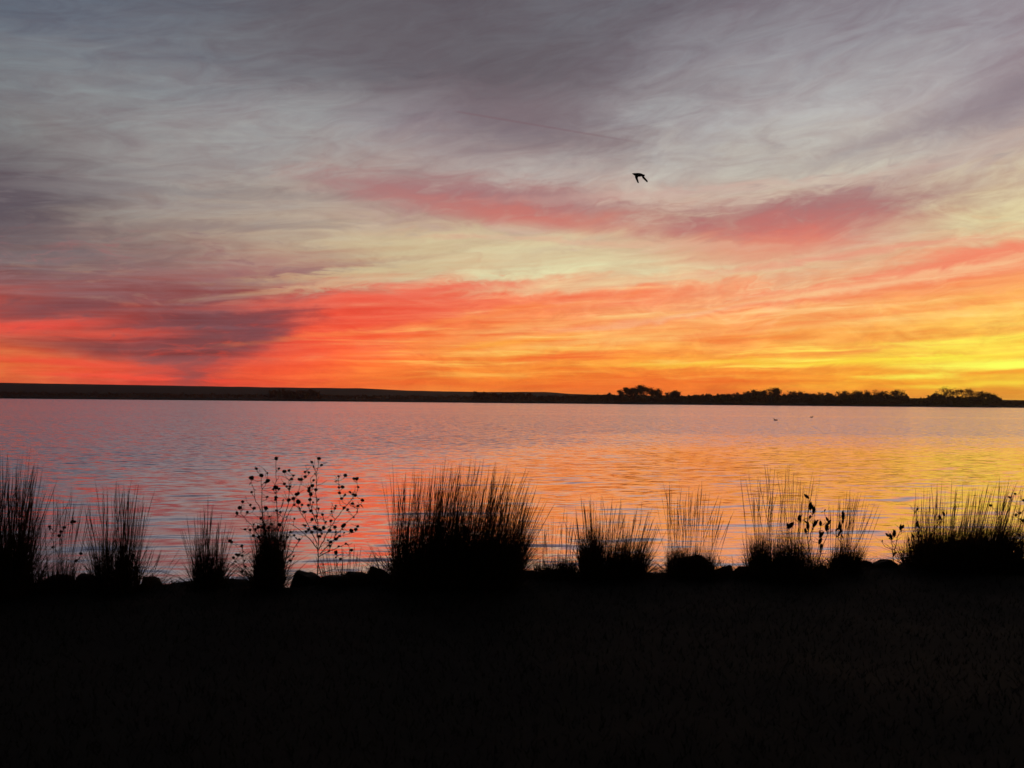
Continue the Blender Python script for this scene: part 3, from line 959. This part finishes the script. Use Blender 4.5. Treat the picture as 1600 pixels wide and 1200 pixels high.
flower_plant('pod_plant', (470, 720),
 [[(470, 720), (468, 600), (470, 540), (470, 470)], [(470, 620), (500, 540), (508, 470)]],
 [(470,470,.9),(508,465,1.2),(510,445,.9),(503,500,1.1),(460,535,1.2),(472,530,1.2),(465,600,1.2),(458,570,1.0),(474,590,.9),(491,390,.6)],
 zr, 'shorter pod plant in the gap before the leaning grass tuft', 47, mesh=POD, hname='seed_pod', size=.034, dy=-.22, upright=True)
flower_plant('pod_plant', (580, 720),
 [[(580, 720), (582, 560), (590, 420)]],
 [(590,412,.9),(594,436,1.1),(588,455,1.0),(575,490,1.2),(584,510,1.1),(568,530,1.2),(552,500,.9)],
 zr, 'single-stemmed pod plant inside the leaning grass tuft', 48, mesh=POD, hname='seed_pod', size=.030, dy=-.22, upright=True)
flower_plant('pod_plant', (878, 740),
 [[(878, 740), (872, 620), (866, 540)], [(874, 640), (895, 540), (915, 490)]],
 [(865,545,1.2),(878,530,1.2),(853,530,1.0),(884,510,.8),(912,495,1.2),(920,485,1.0),(874,630,1.0),(811,560,.5)],
 zr, 'pod plant standing in the open gap before the large dark clump', 49, mesh=POD, hname='seed_pod', size=.030, dy=-.1, upright=True)
flower_plant('pod_plant', (1010, 740),
 [[(1010, 740), (1008, 560), (1002, 390)], [(1010, 640), (1080, 520), (1140, 440)]],
 [(1003,385,1.0),(1003,470,1.1),(1012,480,1.0),(1128,432,1.1),(1142,438,1.1),(1160,415,1.2),(1170,405,.8),(1015,520,1.1),(960,560,1.0),(990,540,.9)],
 zr, 'pod plant emerging from the near side of the large dark clump', 50, mesh=POD, hname='seed_pod', size=.028, dy=-.1, upright=True)

# ------------------------------------------------------------------ birds
def add_lathe(bm, pts, radii, sides=12, flat=1.0):
    rings = []
    n = len(pts)
    for i, (p, r) in enumerate(zip(pts, radii)):
        a = (pts[min(i + 1, n - 1)] - pts[max(i - 1, 0)]).normalized()
        s = a.cross(Vector((0, 0, 1))).normalized()
        u = s.cross(a)
        rings.append([bm.verts.new(p + s * (r * math.cos(math.tau * k / sides)) + u * (r * flat * math.sin(math.tau * k / sides))) for k in range(sides)])
    for r0, r1 in zip(rings, rings[1:]):
        for k in range(sides):
            bm.faces.new((r0[k], r0[(k + 1) % sides], r1[(k + 1) % sides], r1[k]))
    bm.faces.new(rings[0][::-1])
    bm.faces.new(rings[-1])

def add_wing(bm, root_a, root_b, elbow_a, elbow_b, tip_a, tip_b, th):
    """a flat wing: leading (a) and trailing (b) edge points"""
    up = (elbow_a - root_a).cross(root_b - root_a).normalized()
    stations = [(root_a, root_b, th), (elbow_a, elbow_b, th * .8), (tip_a, tip_b, th * .45)]
    rings = []
    for a, b, t_ in stations:
        rings.append([bm.verts.new(a + up * t_ * .4), bm.verts.new(a.lerp(b, .35) + up * t_), bm.verts.new(b), bm.verts.new(a.lerp(b, .35) - up * t_), bm.verts.new(a - up * t_ * .4)])
    for r0, r1 in zip(rings, rings[1:]):
        for k in range(5):
            bm.faces.new((r0[k], r0[(k + 1) % 5], r1[(k + 1) % 5], r1[k]))
    bm.faces.new(rings[0][::-1])
    bm.faces.new(rings[-1])

def bird_object(name, bm, loc, voxel, label, cat='bird'):
    bmesh.ops.recalc_face_normals(bm, faces=bm.faces)
    me = bpy.data.meshes.new(name)
    bm.to_mesh(me)
    bm.free()
    me.materials.append(M_BIRD)
    o = bpy.data.objects.new(name, me)
    C.objects.link(o)
    o.location = loc
    md = o.modifiers.new('skin', 'REMESH')
    md.mode = 'VOXEL'
    md.voxel_size = voxel
    md.use_smooth_shade = True
    return tag(o, label, cat)

BY = 44.0
bo = at(998, 274, BY)
bp = lambda px, py, dep=0.0: at(px, py, BY + dep) - bo
bm = bmesh.new()
add_lathe(bm, [bp(987.5, 271.3, -.10), bp(989, 271.5, -.08), bp(990.5, 271.8, -.07), bp(992.5, 272.6, -.05), bp(996, 273.3, -.02), bp(1000, 273.3, .02), bp(1003, 273.4, .06), bp(1005, 273.8, .09), bp(1007, 274.2, .11)],
          [.008, .030, .052, .078, .110, .100, .066, .045, .055], 12, .9)
add_wing(bm, bp(992, 272.6, -.06), bp(998, 273.8, -.02), bp(992.2, 277.5, -.24), bp(997.2, 278.8, -.18), bp(996.0, 285.6, -.34), bp(999.0, 286.4, -.30), .026)
add_wing(bm, bp(996, 271.6, .02), bp(1002.0, 274.6, .04), bp(1003.6, 272.8, .16), bp(1004.0, 279.0, .15), bp(1012.2, 282.6, .26), bp(1011.6, 286.0, .26), .034)
bird_object('bird', bm, bo, .011, 'dark bird in flight with wings bent down against the pale sky')

def duck(px, py, Y, L, flip, label):
    o = at(px, py, Y)
    o.z = WATER_Z
    bm = bmesh.new()
    s = -1 if flip else 1
    V = lambda x, z, y=0: Vector((s * x * L, y, z * L))
    add_lathe(bm, [V(-.55, .20), V(-.42, .16), V(-.2, .12), V(.1, .10), V(.33, .11), V(.44, .14)], [.02 * L, .10 * L, .19 * L, .22 * L, .15 * L, .03 * L], 12, .8)
    add_lathe(bm, [V(.30, .12), V(.38, .28), V(.40, .40), V(.41, .50)], [.10 * L, .07 * L, .08 * L, .03 * L], 10)
    add_lathe(bm, [V(.36, .43), V(.46, .43), V(.56, .41), V(.68, .39)], [.07 * L, .07 * L, .035 * L, .015 * L], 10)
    return bird_object('duck', bm, o, L * .035, label, 'duck')
duck(1212, 657.5, 108, .50, True, 'nearer and larger of two dark ducks far out on the lake')
duck(1268, 653, 134, .46, False, 'smaller duck farther out beyond the other one')

# ------------------------------------------------------------------ thin evening haze over the lake
HAZE = True
if HAZE:
    M_HAZE, q = mat('evening_haze')
    pv = q.node('ShaderNodeVolumePrincipled')
    pv.inputs['Color'].default_value = (.95, .93, .92, 1)
    pv.inputs['Density'].default_value = 4.0e-5
    pv.inputs['Anisotropy'].default_value = 0.78
    finish(q, None, pv.outputs[0])
    x0, x1, y0, y1, z0, z1 = -6400, 6400, -3300, 7400, -4.0, 60.0
    hz = mesh_obj('haze', [(x0, y0, z0), (x1, y0, z0), (x1, y1, z0), (x0, y1, z0), (x0, y0, z1), (x1, y0, z1), (x1, y1, z1), (x0, y1, z1)],
                  [(3, 2, 1, 0), (4, 5, 6, 7), (0, 1, 5, 4), (1, 2, 6, 5), (2, 3, 7, 6), (3, 0, 4, 7)], M_HAZE)
    tag(hz, 'thin evening haze over the lake and far shore', 'haze', kind='stuff')
